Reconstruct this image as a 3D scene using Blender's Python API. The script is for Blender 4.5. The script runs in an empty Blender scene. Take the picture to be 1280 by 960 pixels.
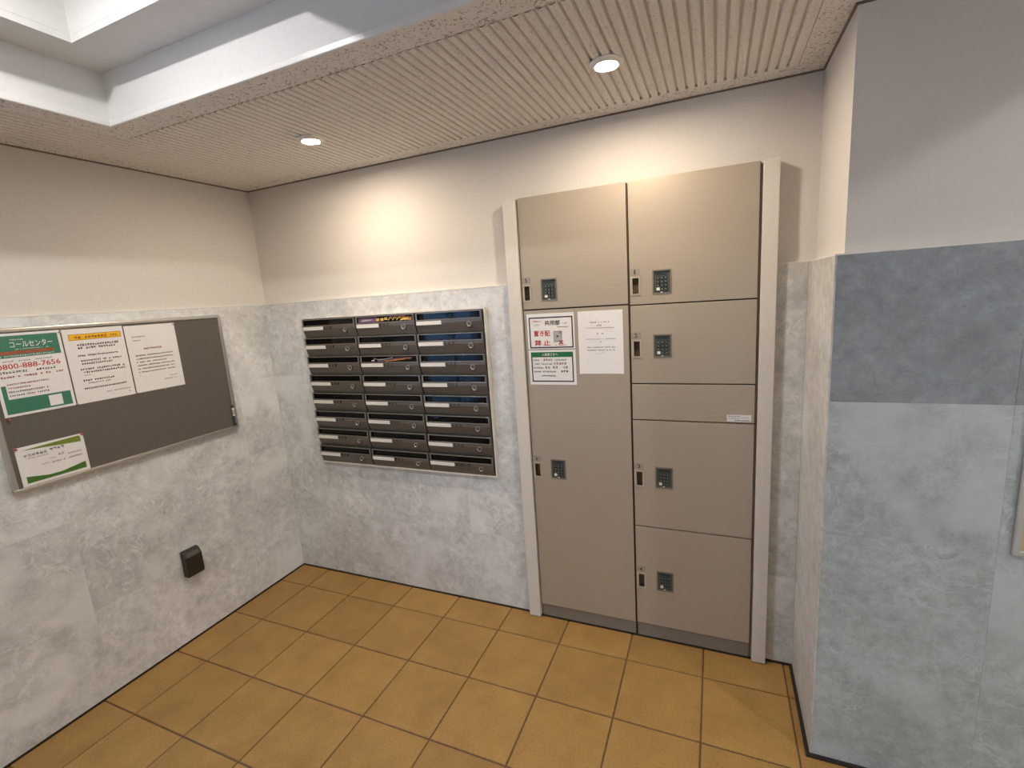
import bpy, bmesh, math, random
from mathutils import Vector, Matrix
random.seed(7)
C = bpy.context.scene.collection
PI = math.pi

# ---------------------------------------------------------------- camera
cam_d = bpy.data.cameras.new('camera')
cam = bpy.data.objects.new('camera', cam_d)
C.objects.link(cam)
cam.location = (2.3401, -1.9630, 1.5417)
cam.rotation_euler = (1.39086, 0.067627, 0.397166)
cam_d.sensor_fit = 'HORIZONTAL'
cam_d.sensor_width = 36.0
cam_d.lens = 596.03 * 36.0 / 1280.0
cam_d.clip_start = 0.02
bpy.context.scene.camera = cam

# ---------------------------------------------------------------- world, exposure
world = bpy.data.worlds.new('world')
bpy.context.scene.world = world
world.use_nodes = True
bgn = world.node_tree.nodes['Background']
bgn.inputs[0].default_value = (0.86, 0.93, 1.0, 1)
bgn.inputs[1].default_value = 2.1
vs = bpy.context.scene.view_settings
vs.view_transform = 'Standard'
vs.look = 'None'
vs.exposure = 0.96
vs.gamma = 1.0
vs.use_curve_mapping = False
DOWNLIGHT_L = 430.0
COFFER_L = 450.0

# ---------------------------------------------------------------- dimensions (metres)
H = 2.204            # ceiling
W = 2.635            # right end of the locker wall
PD = 0.403           # projection of the pier
ZM = 1.593           # top of the marble
TL, TB = 0.010, 0.026  # how far wallpaper lies behind the marble
XR, YF = 5.2, -3.7   # far right wall, front wall
LX0, LX1, LZ = 1.511, 2.537, 1.943   # locker opening
MX0, MX1, MZ0, MZ1 = 0.300, 1.388, 0.700, 1.505  # mailbox opening
CX0, CX1, CY0, CY1 = 0.453, 4.85, -0.861, -2.31  # coffer opening
CH = 2.361           # coffer ledge
RH = 2.585           # lamp recess top


# ---------------------------------------------------------------- mesh builder
class MB:
    def __init__(self):
        self.v = []; self.f = []; self.m = []; self.s = []; self.mats = []

    def mi(self, mat):
        if mat not in self.mats: self.mats.append(mat)
        return self.mats.index(mat)

    def face(self, pts, mat, smooth=False):
        n = len(self.v)
        self.v += [tuple(p) for p in pts]
        self.f.append(tuple(range(n, n + len(pts)))); self.m.append(self.mi(mat)); self.s.append(smooth)

    def add(self, verts, faces, mat, smooth=False):
        n = len(self.v); k = self.mi(mat)
        self.v += [tuple(p) for p in verts]
        for f in faces:
            self.f.append(tuple(i + n for i in f)); self.m.append(k); self.s.append(smooth)

    def box(self, x0, x1, y0, y1, z0, z1, mat, ch=0.0):
        """box; ch chamfers the edges of the +z face"""
        if ch == 0:
            v = [(x0,y0,z0),(x1,y0,z0),(x1,y1,z0),(x0,y1,z0),(x0,y0,z1),(x1,y0,z1),(x1,y1,z1),(x0,y1,z1)]
            f = [(3,2,1,0),(4,5,6,7),(0,1,5,4),(1,2,6,5),(2,3,7,6),(3,0,4,7)]
        else:
            zc = z1 - ch
            v = [(x0,y0,z0),(x1,y0,z0),(x1,y1,z0),(x0,y1,z0),(x0,y0,zc),(x1,y0,zc),(x1,y1,zc),(x0,y1,zc),
                 (x0+ch,y0+ch,z1),(x1-ch,y0+ch,z1),(x1-ch,y1-ch,z1),(x0+ch,y1-ch,z1)]
            f = [(3,2,1,0),(8,9,10,11)]
            for i in range(4):
                j = (i + 1) % 4
                f += [(i, j, 4 + j, 4 + i), (4 + i, 4 + j, 8 + j, 8 + i)]
        self.add(v, f, mat)

    def rect(self, x0, x1, y0, y1, z, mat):
        self.face([(x0,y0,z),(x1,y0,z),(x1,y1,z),(x0,y1,z)], mat)

    def poly(self, pts, z, mat):
        self.face([(p[0], p[1], z) for p in pts], mat)

    def prism(self, xs, ys, holes, z0, z1, mat):
        """plate between z0 and z1 over the grid xs*ys minus the rectangles in holes"""
        for h in holes:
            xs = xs + [h[0], h[1]]; ys = ys + [h[2], h[3]]
        lo, hi, lo2, hi2 = min(xs[:2]), max(xs[:2]), min(ys[:2]), max(ys[:2])
        xs = sorted(set(round(min(max(x, lo), hi), 6) for x in xs)); ys = sorted(set(round(min(max(y, lo2), hi2), 6) for y in ys))
        nx, ny = len(xs) - 1, len(ys) - 1
        def solid(i, j):
            if i < 0 or j < 0 or i >= nx or j >= ny: return False
            cx, cy = (xs[i] + xs[i+1]) / 2, (ys[j] + ys[j+1]) / 2
            return not any(h[0] < cx < h[1] and h[2] < cy < h[3] for h in holes)
        idx = {}; V = []; F = []
        def vid(i, j, k):
            if (i, j, k) not in idx:
                idx[(i, j, k)] = len(V); V.append((xs[i], ys[j], z1 if k else z0))
            return idx[(i, j, k)]
        for i in range(nx):
            for j in range(ny):
                if not solid(i, j): continue
                F.append((vid(i,j,1), vid(i+1,j,1), vid(i+1,j+1,1), vid(i,j+1,1)))
                F.append((vid(i,j+1,0), vid(i+1,j+1,0), vid(i+1,j,0), vid(i,j,0)))
                if not solid(i-1,j): F.append((vid(i,j+1,0), vid(i,j,0), vid(i,j,1), vid(i,j+1,1)))
                if not solid(i+1,j): F.append((vid(i+1,j,0), vid(i+1,j+1,0), vid(i+1,j+1,1), vid(i+1,j,1)))
                if not solid(i,j-1): F.append((vid(i,j,0), vid(i+1,j,0), vid(i+1,j,1), vid(i,j,1)))
                if not solid(i,j+1): F.append((vid(i+1,j+1,0), vid(i,j+1,0), vid(i,j+1,1), vid(i+1,j+1,1)))
        self.add(V, F, mat)
        return len(F) > 0

    def lathe(self, prof, mat, n=32, cx=0, cy=0, smooth=True):
        """profile of (radius, z) pairs turned about the local z axis"""
        V = []; F = []
        for r, z in prof:
            for k in range(n):
                a = 2 * PI * k / n
                V.append((cx + r * math.cos(a), cy + r * math.sin(a), z))
        for i in range(len(prof) - 1):
            for k in range(n):
                a, b = i * n + k, i * n + (k + 1) % n
                F.append((a, b, b + n, a + n))
        self.add(V, F, mat, smooth)

    def disc(self, r, z, mat, n=32, cx=0, cy=0, up=True):
        p = [(cx + r * math.cos(2*PI*k/n), cy + r * math.sin(2*PI*k/n), z) for k in range(n)]
        self.face(p if up else p[::-1], mat)

    def build(self, name, parent=None, bevel=0.0, seg=2, weld=False):
        me = bpy.data.meshes.new(name)
        me.from_pydata(self.v, [], self.f)
        for m in self.mats: me.materials.append(m)
        me.polygons.foreach_set('material_index', self.m)
        me.polygons.foreach_set('use_smooth', self.s)
        me.update()
        o = bpy.data.objects.new(name, me)
        C.objects.link(o)
        if parent: o.parent = parent
        if bevel:
            b = o.modifiers.new('bevel', 'BEVEL'); b.width = bevel; b.segments = seg
            b.limit_method = 'ANGLE'; b.angle_limit = 0.7
        return o


def tag(o, label, cat=None, group=None, kind=None):
    if label: o['label'] = label
    if cat: o['category'] = cat
    if group: o['group'] = group
    if kind: o['kind'] = kind
    return o


def struct(o, label=None):
    o['kind'] = 'structure'
    if label: o['label'] = label
    return o


BACK = (PI / 2, 0, 0)            # local x right, y up, z out of the back wall
LEFT = (PI / 2, 0, PI / 2)       # the same for the left wall


def thing(name, loc, rot, label, cat, group=None):
    o = bpy.data.objects.new(name, None)
    o.empty_display_size = 0.05
    C.objects.link(o)
    o.location = loc; o.rotation_euler = rot
    return tag(o, label, cat, group)


# ---------------------------------------------------------------- materials
def nt(name):
    m = bpy.data.materials.new(name); m.use_nodes = True
    t = m.node_tree
    return m, t, t.nodes['Principled BSDF']


def node(t, kind, **kw):
    n = t.nodes.new(kind)
    for k, v in kw.items():
        if k.startswith('i_'):
            n.inputs[k[2:].replace('_', ' ')].default_value = v
        else:
            setattr(n, k, v)
    return n


def lk(t, a, b): t.links.new(a, b)


def ramp(t, stops):
    r = node(t, 'ShaderNodeValToRGB')
    e = r.color_ramp.elements
    while len(e) < len(stops): e.new(0.5)
    for s, (p, c) in zip(e, stops):
        s.position = p; s.color = (*c, 1) if len(c) == 3 else c
    return r


def mixc(t, mode, fac, a, b):
    n = node(t, 'ShaderNodeMix', data_type='RGBA', blend_type=mode)
    for i, x in ((0, fac), (6, a), (7, b)):
        if hasattr(x, 'is_linked') or hasattr(x, 'links'): lk(t, x, n.inputs[i])
        else: n.inputs[i].default_value = x if i == 0 else (*x, 1)
    return n.outputs[2]


def math_(t, op, a, b=0.0):
    n = node(t, 'ShaderNodeMath', operation=op)
    for i, x in ((0, a), (1, b)):
        if hasattr(x, 'links'): lk(t, x, n.inputs[i])
        else: n.inputs[i].default_value = x
    return n.outputs[0]


def plain(name, col, rough=0.5, metal=0.0, grain=0.0, scale=60.0, bump=0.0):
    m, t, p = nt(name)
    p.inputs['Roughness'].default_value = rough
    p.inputs['Metallic'].default_value = metal
    tc = node(t, 'ShaderNodeTexCoord')
    nz = node(t, 'ShaderNodeTexNoise'); nz.inputs['Scale'].default_value = scale; nz.inputs['Detail'].default_value = 4
    lk(t, tc.outputs['Object'], nz.inputs['Vector'])
    g = max(grain, 0.02)
    r = ramp(t, [(0.3, tuple(c * (1 - g) for c in col)), (0.7, tuple(min(1, c * (1 + g)) for c in col))])
    lk(t, nz.outputs['Fac'], r.inputs['Fac']); lk(t, r.outputs['Color'], p.inputs['Base Color'])
    if bump:
        b = node(t, 'ShaderNodeBump'); b.inputs['Strength'].default_value = bump; b.inputs['Distance'].default_value = 0.001
        lk(t, nz.outputs['Fac'], b.inputs['Height']); lk(t, b.outputs['Normal'], p.inputs['Normal'])
    return m


def glow(name, col, strength):
    m = bpy.data.materials.new(name); m.use_nodes = True
    t = m.node_tree; t.nodes.clear()
    e = node(t, 'ShaderNodeEmission'); e.inputs[0].default_value = (*col, 1); e.inputs[1].default_value = strength
    o = node(t, 'ShaderNodeOutputMaterial'); lk(t, e.outputs[0], o.inputs[0])
    return m


def make_marble():
    m, t, p = nt('marble')
    tc = node(t, 'ShaderNodeTexCoord'); oi = node(t, 'ShaderNodeObjectInfo')
    off = node(t, 'ShaderNodeVectorMath', operation='SCALE'); off.inputs[0].default_value = (13.7, 7.3, 21.1)
    lk(t, oi.outputs['Random'], off.inputs['Scale'])
    ad = node(t, 'ShaderNodeVectorMath', operation='ADD')
    lk(t, tc.outputs['Object'], ad.inputs[0]); lk(t, off.outputs[0], ad.inputs[1])
    mp = node(t, 'ShaderNodeMapping'); mp.inputs['Rotation'].default_value = (0.35, 0.35, 0.45); mp.inputs['Scale'].default_value = (1.0, 1.0, 1.7)
    lk(t, ad.outputs[0], mp.inputs['Vector'])
    big = node(t, 'ShaderNodeTexNoise'); big.inputs['Scale'].default_value = 3.6; big.inputs['Detail'].default_value = 7
    big.inputs['Roughness'].default_value = 0.62; big.inputs['Distortion'].default_value = 0.7
    lk(t, mp.outputs[0], big.inputs['Vector'])
    base = ramp(t, [(0.28, (0.56, 0.555, 0.54)), (0.47, (0.68, 0.675, 0.655)), (0.60, (0.76, 0.755, 0.74)), (0.74, (0.86, 0.855, 0.84))])
    lk(t, big.outputs['Fac'], base.inputs['Fac'])
    fine = node(t, 'ShaderNodeTexNoise'); fine.inputs['Scale'].default_value = 26; fine.inputs['Detail'].default_value = 8; fine.inputs['Roughness'].default_value = 0.7
    lk(t, mp.outputs[0], fine.inputs['Vector'])
    fr = ramp(t, [(0.35, (0.80, 0.80, 0.80)), (0.65, (1.12, 1.12, 1.12))])
    lk(t, fine.outputs['Fac'], fr.inputs['Fac'])
    c = mixc(t, 'MULTIPLY', 1.0, base.outputs['Color'], fr.outputs['Color'])
    # short pale veins: the middle contour of a noise, shown only where another noise is high
    vn = node(t, 'ShaderNodeTexNoise'); vn.inputs['Scale'].default_value = 7; vn.inputs['Detail'].default_value = 5; vn.inputs['Distortion'].default_value = 1.2
    lk(t, mp.outputs[0], vn.inputs['Vector'])
    d = math_(t, 'ABSOLUTE', math_(t, 'SUBTRACT', vn.outputs['Fac'], 0.5))
    vr = ramp(t, [(0.0, (1, 1, 1)), (0.018, (0, 0, 0))]); lk(t, d, vr.inputs['Fac'])
    mk = node(t, 'ShaderNodeTexNoise'); mk.inputs['Scale'].default_value = 5; mk.inputs['Detail'].default_value = 3
    lk(t, ad.outputs[0], mk.inputs['Vector'])
    mr = ramp(t, [(0.47, (0, 0, 0)), (0.60, (0.75, 0.75, 0.75))]); lk(t, mk.outputs['Fac'], mr.inputs['Fac'])
    vf = math_(t, 'MULTIPLY', vr.outputs['Color'], mr.outputs['Color'])
    c = mixc(t, 'MIX', vf, c, (0.88, 0.875, 0.86))
    # finer crackle, pale and dark
    v2 = node(t, 'ShaderNodeTexNoise'); v2.inputs['Scale'].default_value = 19; v2.inputs['Detail'].default_value = 4; v2.inputs['Distortion'].default_value = 2.0
    lk(t, mp.outputs[0], v2.inputs['Vector'])
    d2 = math_(t, 'ABSOLUTE', math_(t, 'SUBTRACT', v2.outputs['Fac'], 0.52))
    vr2 = ramp(t, [(0.0, (0.45, 0.45, 0.45)), (0.022, (0, 0, 0))]); lk(t, d2, vr2.inputs['Fac'])
    mk2 = node(t, 'ShaderNodeTexNoise'); mk2.inputs['Scale'].default_value = 3.1; mk2.inputs['Detail'].default_value = 4
    lk(t, mp.outputs[0], mk2.inputs['Vector'])
    mr2 = ramp(t, [(0.46, (0, 0, 0)), (0.6, (1, 1, 1))]); lk(t, mk2.outputs['Fac'], mr2.inputs['Fac'])
    c = mixc(t, 'MIX', math_(t, 'MULTIPLY', vr2.outputs['Color'], mr2.outputs['Color']), c, (0.86, 0.855, 0.84))
    d3 = math_(t, 'ABSOLUTE', math_(t, 'SUBTRACT', v2.outputs['Fac'], 0.44))
    vr3 = ramp(t, [(0.0, (0.35, 0.35, 0.35)), (0.02, (0, 0, 0))]); lk(t, d3, vr3.inputs['Fac'])
    c = mixc(t, 'MIX', vr3.outputs['Color'], c, (0.36, 0.35, 0.335))
    # soft white clouds
    cl = node(t, 'ShaderNodeTexNoise'); cl.inputs['Scale'].default_value = 2.6; cl.inputs['Detail'].default_value = 2; cl.inputs['Distortion'].default_value = 0.4
    lk(t, mp.outputs[0], cl.inputs['Vector'])
    cr = ramp(t, [(0.56, (0, 0, 0)), (0.66, (0.7, 0.7, 0.7))]); lk(t, cl.outputs['Fac'], cr.inputs['Fac'])
    c = mixc(t, 'MIX', cr.outputs['Color'], c, (0.85, 0.845, 0.83))
    c = mixc(t, 'MULTIPLY', 1.0, c, oi.outputs['Color'])
    c = mixc(t, 'MULTIPLY', 1.0, c, (0.975, 1.0, 1.03))
    lk(t, c, p.inputs['Base Color'])
    p.inputs['Roughness'].default_value = 0.42
    b = node(t, 'ShaderNodeBump'); b.inputs['Strength'].default_value = 0.08; b.inputs['Distance'].default_value = 0.001
    lk(t, fine.outputs['Fac'], b.inputs['Height']); lk(t, b.outputs['Normal'], p.inputs['Normal'])
    return m


def make_tile():
    m, t, p = nt('terracotta')
    tc = node(t, 'ShaderNodeTexCoord'); oi = node(t, 'ShaderNodeObjectInfo')
    off = node(t, 'ShaderNodeVectorMath', operation='SCALE'); off.inputs[0].default_value = (31.7, 17.3, 0)
    lk(t, oi.outputs['Random'], off.inputs['Scale'])
    ad = node(t, 'ShaderNodeVectorMath', operation='ADD')
    lk(t, tc.outputs['Object'], ad.inputs[0]); lk(t, off.outputs[0], ad.inputs[1])
    a = node(t, 'ShaderNodeTexNoise'); a.inputs['Scale'].default_value = 7; a.inputs['Detail'].default_value = 6; a.inputs['Roughness'].default_value = 0.6
    lk(t, ad.outputs[0], a.inputs['Vector'])
    r = ramp(t, [(0.3, (0.325, 0.182, 0.052)), (0.52, (0.380, 0.218, 0.065)), (0.74, (0.430, 0.254, 0.080))])
    lk(t, a.outputs['Fac'], r.inputs['Fac'])
    f = node(t, 'ShaderNodeTexNoise'); f.inputs['Scale'].default_value = 160; f.inputs['Detail'].default_value = 3
    lk(t, ad.outputs[0], f.inputs['Vector'])
    fr = ramp(t, [(0.3, (0.82, 0.82, 0.82)), (0.7, (1.12, 1.12, 1.12))]); lk(t, f.outputs['Fac'], fr.inputs['Fac'])
    c = mixc(t, 'MULTIPLY', 1.0, r.outputs['Color'], fr.outputs['Color'])
    tv = ramp(t, [(0.0, (0.92, 0.91, 0.90)), (1.0, (1.06, 1.06, 1.05))]); lk(t, oi.outputs['Random'], tv.inputs['Fac'])
    c = mixc(t, 'MULTIPLY', 1.0, c, tv.outputs['Color'])
    lk(t, c, p.inputs['Base Color']); p.inputs['Roughness'].default_value = 0.55
    b = node(t, 'ShaderNodeBump'); b.inputs['Strength'].default_value = 0.15; b.inputs['Distance'].default_value = 0.001
    lk(t, f.outputs['Fac'], b.inputs['Height']); lk(t, b.outputs['Normal'], p.inputs['Normal'])
    return m


def make_wallpaper(name, col):
    m, t, p = nt(name)
    tc = node(t, 'ShaderNodeTexCoord')
    mp = node(t, 'ShaderNodeMapping'); mp.inputs['Scale'].default_value = (1, 1, 5)
    lk(t, tc.outputs['Object'], mp.inputs['Vector'])
    a = node(t, 'ShaderNodeTexNoise'); a.inputs['Scale'].default_value = 130; a.inputs['Detail'].default_value = 3
    lk(t, mp.outputs[0], a.inputs['Vector'])
    r = ramp(t, [(0.3, tuple(c * 0.955 for c in col)), (0.7, tuple(c * 1.03 for c in col))])
    lk(t, a.outputs['Fac'], r.inputs['Fac']); lk(t, r.outputs['Color'], p.inputs['Base Color'])
    p.inputs['Roughness'].default_value = 0.85
    b = node(t, 'ShaderNodeBump'); b.inputs['Strength'].default_value = 0.25; b.inputs['Distance'].default_value = 0.0008
    lk(t, a.outputs['Fac'], b.inputs['Height']); lk(t, b.outputs['Normal'], p.inputs['Normal'])
    return m


def make_rockwool(name, amount):
    m, t, p = nt(name)
    tc = node(t, 'ShaderNodeTexCoord')
    def worms(scale, width, lo, hi, seed):
        mp = node(t, 'ShaderNodeMapping'); mp.inputs['Location'].default_value = (seed, seed * 1.7, 0)
        lk(t, tc.outputs['Object'], mp.inputs['Vector'])
        n1 = node(t, 'ShaderNodeTexNoise'); n1.inputs['Scale'].default_value = scale; n1.inputs['Detail'].default_value = 1
        lk(t, mp.outputs[0], n1.inputs['Vector'])
        d = math_(t, 'ABSOLUTE', math_(t, 'SUBTRACT', n1.outputs['Fac'], 0.5))
        r1 = ramp(t, [(0.0, (1, 1, 1)), (width, (0, 0, 0))]); lk(t, d, r1.inputs['Fac'])
        n2 = node(t, 'ShaderNodeTexNoise'); n2.inputs['Scale'].default_value = scale * 1.3; n2.inputs['Detail'].default_value = 1
        mp2 = node(t, 'ShaderNodeMapping'); mp2.inputs['Location'].default_value = (seed + 3.3, 5.1, 0)
        lk(t, tc.outputs['Object'], mp2.inputs['Vector']); lk(t, mp2.outputs[0], n2.inputs['Vector'])
        r2 = ramp(t, [(lo, (0, 0, 0)), (hi, (1, 1, 1))]); lk(t, n2.outputs['Fac'], r2.inputs['Fac'])
        return math_(t, 'MULTIPLY', r1.outputs['Color'], r2.outputs['Color'])
    if amount > 0.6: w = math_(t, 'MAXIMUM', worms(48, 0.032, 0.52, 0.55, 1.3), worms(80, 0.034, 0.545, 0.575, 9.1))
    else: w = worms(85, 0.04, 0.58, 0.61, 9.1)
    g = node(t, 'ShaderNodeTexNoise'); g.inputs['Scale'].default_value = 300; g.inputs['Detail'].default_value = 3
    lk(t, tc.outputs['Object'], g.inputs['Vector'])
    r = ramp(t, [(0.3, (0.76, 0.735, 0.705)), (0.7, (0.88, 0.855, 0.825))]); lk(t, g.outputs['Fac'], r.inputs['Fac'])
    c = mixc(t, 'MIX', math_(t, 'MULTIPLY', w, amount), r.outputs['Color'], (0.16, 0.14, 0.115))
    lk(t, c, p.inputs['Base Color']); p.inputs['Roughness'].default_value = 0.95
    h = math_(t, 'SUBTRACT', math_(t, 'MULTIPLY', g.outputs['Fac'], 0.25), w)
    b = node(t, 'ShaderNodeBump'); b.inputs['Strength'].default_value = 0.5; b.inputs['Distance'].default_value = 0.002
    lk(t, h, b.inputs['Height']); lk(t, b.outputs['Normal'], p.inputs['Normal'])
    return m


def make_locker_steel():
    m, t, p = nt('brushed_taupe_steel')
    tc = node(t, 'ShaderNodeTexCoord')
    mp = node(t, 'ShaderNodeMapping'); mp.inputs['Scale'].default_value = (9, 1300, 9)
    lk(t, tc.outputs['Object'], mp.inputs['Vector'])
    a = node(t, 'ShaderNodeTexNoise'); a.inputs['Scale'].default_value = 1.0; a.inputs['Detail'].default_value = 4
    lk(t, mp.outputs[0], a.inputs['Vector'])
    r = ramp(t, [(0.25, (0.425, 0.365, 0.288)), (0.75, (0.47, 0.408, 0.328))])
    lk(t, a.outputs['Fac'], r.inputs['Fac']); lk(t, r.outputs['Color'], p.inputs['Base Color'])
    p.inputs['Metallic'].default_value = 0.25; p.inputs['Roughness'].default_value = 0.42
    b = node(t, 'ShaderNodeBump'); b.inputs['Strength'].default_value = 0.06; b.inputs['Distance'].default_value = 0.0005
    lk(t, a.outputs['Fac'], b.inputs['Height']); lk(t, b.outputs['Normal'], p.inputs['Normal'])
    return m


def make_glass(name):
    m, t, p = nt(name)
    p.inputs['Base Color'].default_value = (0.9, 0.97, 0.98, 1)
    p.inputs['Roughness'].default_value = 0.0
    p.inputs['Transmission Weight'].default_value = 1.0
    p.inputs['IOR'].default_value = 1.02
    return m


M_marble = make_marble()
M_tile = make_tile()
M_grout = plain('grout', (0.15, 0.09, 0.045), 0.9, grain=0.2, scale=150)
M_paper = make_wallpaper('wallpaper', (0.70, 0.665, 0.62))
M_rock = make_rockwool('speckled_board', 0.9)
M_rib = make_rockwool('ribbed_rockwool', 0.5)
M_white = plain('white_ceiling_paint', (0.76, 0.76, 0.755), 0.6)
M_lip = plain('white_lip_paint', (0.80, 0.80, 0.79), 0.35)
M_bronze = plain('dark_bronze_trim', (0.17, 0.13, 0.10), 0.5)
M_black = plain('black_sealant', (0.015, 0.013, 0.012), 0.5)
M_steel = make_locker_steel()
M_kick = plain('kick_plate_steel', (0.25, 0.222, 0.19), 0.45, 0.2)
M_steeld = plain('dark_taupe_steel', (0.085, 0.062, 0.042), 0.5, 0.1)
M_post = plain('off_white_steel', (0.70, 0.66, 0.60), 0.45)
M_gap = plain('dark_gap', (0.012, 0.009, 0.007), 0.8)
M_bez = plain('pewter_bezel', (0.50, 0.45, 0.37), 0.35, 0.25)
M_pocket = plain('pocket_brown', (0.10, 0.07, 0.04), 0.5)
M_plate = plain('number_plate_grey', (0.34, 0.30, 0.26), 0.4, 0.1)
M_kbez = plain('keypad_bezel', (0.24, 0.215, 0.175), 0.4, 0.2)
M_key = plain('keypad_slate', (0.085, 0.095, 0.09), 0.35)
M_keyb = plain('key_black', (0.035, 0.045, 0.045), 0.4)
M_keyg = plain('key_legend_grey', (0.30, 0.33, 0.31), 0.5)
M_keyw = plain('key_white', (0.85, 0.83, 0.76), 0.4)
M_mail = plain('mailbox_bronze', (0.15, 0.130, 0.108), 0.34, 0.25)
M_rim = plain('mailbox_rim', (0.26, 0.235, 0.205), 0.35, 0.5)
M_flap = plain('flap_black_acrylic', (0.006, 0.006, 0.007), 0.05)
M_flap.node_tree.nodes['Principled BSDF'].inputs['Specular IOR Level'].default_value = 0.22
M_name = plain('name_plate_white', (0.80, 0.78, 0.74), 0.5)
M_ink = plain('ink_black', (0.02, 0.02, 0.022), 0.6)
M_inkg = plain('ink_grey', (0.22, 0.22, 0.23), 0.6)
M_inkl = plain('ink_pale_grey', (0.42, 0.42, 0.42), 0.6)
M_lock = plain('lock_chrome', (0.40, 0.37, 0.34), 0.25, 0.4)
M_alum = plain('aluminium', (0.62, 0.60, 0.57), 0.3, 0.85)
M_felt = plain('grey_felt', (0.125, 0.112, 0.097), 0.95, grain=0.12, scale=400, bump=0.4)
M_sheet = plain('white_paper', (0.80, 0.79, 0.785), 0.7)
M_green = plain('poster_green', (0.045, 0.20, 0.13), 0.5)
M_lime = plain('leaf_green', (0.17, 0.24, 0.03), 0.5)
M_dgreen = plain('grass_green', (0.06, 0.17, 0.02), 0.5)
M_sgreen = plain('sign_green', (0.012, 0.15, 0.045), 0.5)
M_red = plain('print_red', (0.50, 0.045, 0.035), 0.5)
M_orange = plain('print_orange', (0.75, 0.22, 0.03), 0.5)
M_brick = plain('print_brick', (0.40, 0.10, 0.055), 0.5)
M_dred = plain('print_dull_red', (0.30, 0.10, 0.09), 0.5)
M_yellow = plain('print_yellow', (0.85, 0.48, 0.01), 0.5)
M_brownink = plain('print_brown', (0.32, 0.12, 0.02), 0.5)
M_navy = plain('print_navy', (0.02, 0.02, 0.045), 0.5)
M_pgrey = plain('print_grey', (0.30, 0.30, 0.31), 0.5)
M_purple = plain('leaflet_purple', (0.22, 0.10, 0.22), 0.4)
M_lorange = plain('leaflet_orange', (0.60, 0.20, 0.06), 0.4)
M_lbrown = plain('leaflet_brown', (0.14, 0.05, 0.025), 0.4)
M_gold = plain('leaflet_gold', (0.75, 0.52, 0.12), 0.4)
M_dark = plain('outlet_brown', (0.022, 0.018, 0.015), 0.42)
M_darkl = plain('outlet_lid_grey', (0.085, 0.08, 0.075), 0.45)
M_teal = plain('pen_teal', (0.03, 0.07, 0.09), 0.35)
M_redpin = plain('pin_red', (0.55, 0.06, 0.05), 0.3)
M_clearpin = plain('pin_grey', (0.45, 0.42, 0.38), 0.2)
M_mirror = plain('mirror_silver', (0.88, 0.90, 0.90), 0.03, 1.0)
M_stain = plain('stainless', (0.50, 0.50, 0.49), 0.5, 0.4)
M_flange = plain('white_lamp_flange', (0.92, 0.90, 0.86), 0.4)
M_can = plain('lamp_reflector', (0.85, 0.80, 0.72), 0.3)
M_bulbw = glow('warm_bulb', (1.0, 0.83, 0.64), DOWNLIGHT_L)
M_bulbn = glow('neutral_bulb', (1.0, 0.96, 0.92), COFFER_L)
M_bulbn2 = glow('bright_neutral_bulb', (1.0, 0.96, 0.92), COFFER_L * 1.75)
M_glass = make_glass('clear_glass')
M_bglass = make_glass('added_blue_light_glass')
M_bglass.node_tree.nodes['Principled BSDF'].inputs['Base Color'].default_value = (0.32, 0.58, 1.0, 1)  # tint added to turn the window light and flap reflections blue
M_pave = plain('pale_paving', (0.50, 0.52, 0.54), 0.8, grain=0.1, scale=8)


# ---------------------------------------------------------------- lettering
_cache = {}


def text_tris(body, bold):
    k = (body, bold)
    if k not in _cache:
        cu = bpy.data.curves.new('lettering', 'FONT'); cu.body = body; cu.size = 1.0
        cu.resolution_u = 2; cu.offset = bold; cu.fill_mode = 'FRONT'
        ob = bpy.data.objects.new('lettering', cu); C.objects.link(ob)
        bpy.context.view_layer.update()
        me = bpy.data.meshes.new_from_object(ob.evaluated_get(bpy.context.evaluated_depsgraph_get()))
        vs_ = [(v.co.x, v.co.y) for v in me.vertices]; fs = [tuple(p.vertices) for p in me.polygons]
        bpy.data.objects.remove(ob); bpy.data.curves.remove(cu); bpy.data.meshes.remove(me)
        _cache[k] = (vs_, fs)
    return _cache[k]


def letter(mb, body, x0, x1, y0, y1, z, mat, bold=0.0):
    """print body so that its ink fills the rectangle"""
    vs_, fs = text_tris(body, bold)
    if not vs_: return
    ax, bx = min(v[0] for v in vs_), max(v[0] for v in vs_)
    ay, by = min(v[1] for v in vs_), max(v[1] for v in vs_)
    sx = (x1 - x0) / (bx - ax); sy = (y1 - y0) / max(by - ay, 1e-4)
    mb.add([(x0 + (v[0] - ax) * sx, y0 + (v[1] - ay) * sy, z) for v in vs_], fs, mat)


def lines(mb, x0, x1, y, h, z, mat, fill=0.96):
    """a row of print too small to read: little strokes in character cells"""
    n = max(1, int((x1 - x0) / (h * 0.95))); w = (x1 - x0) / n
    for i in range(n):
        if random.random() > fill: continue
        a = x0 + i * w
        s = h * 0.17
        for k in range(random.choice((3, 4))):
            yy = y + h * random.uniform(0.0, 0.8)
            mb.rect(a + w * 0.08, a + w * random.uniform(0.7, 0.92), yy, yy + s, z, mat)
        for k in range(random.choice((1, 2))):
            xx = a + w * random.uniform(0.1, 0.7)
            mb.rect(xx, xx + s, y, y + h * random.uniform(0.7, 1), z, mat)


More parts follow.
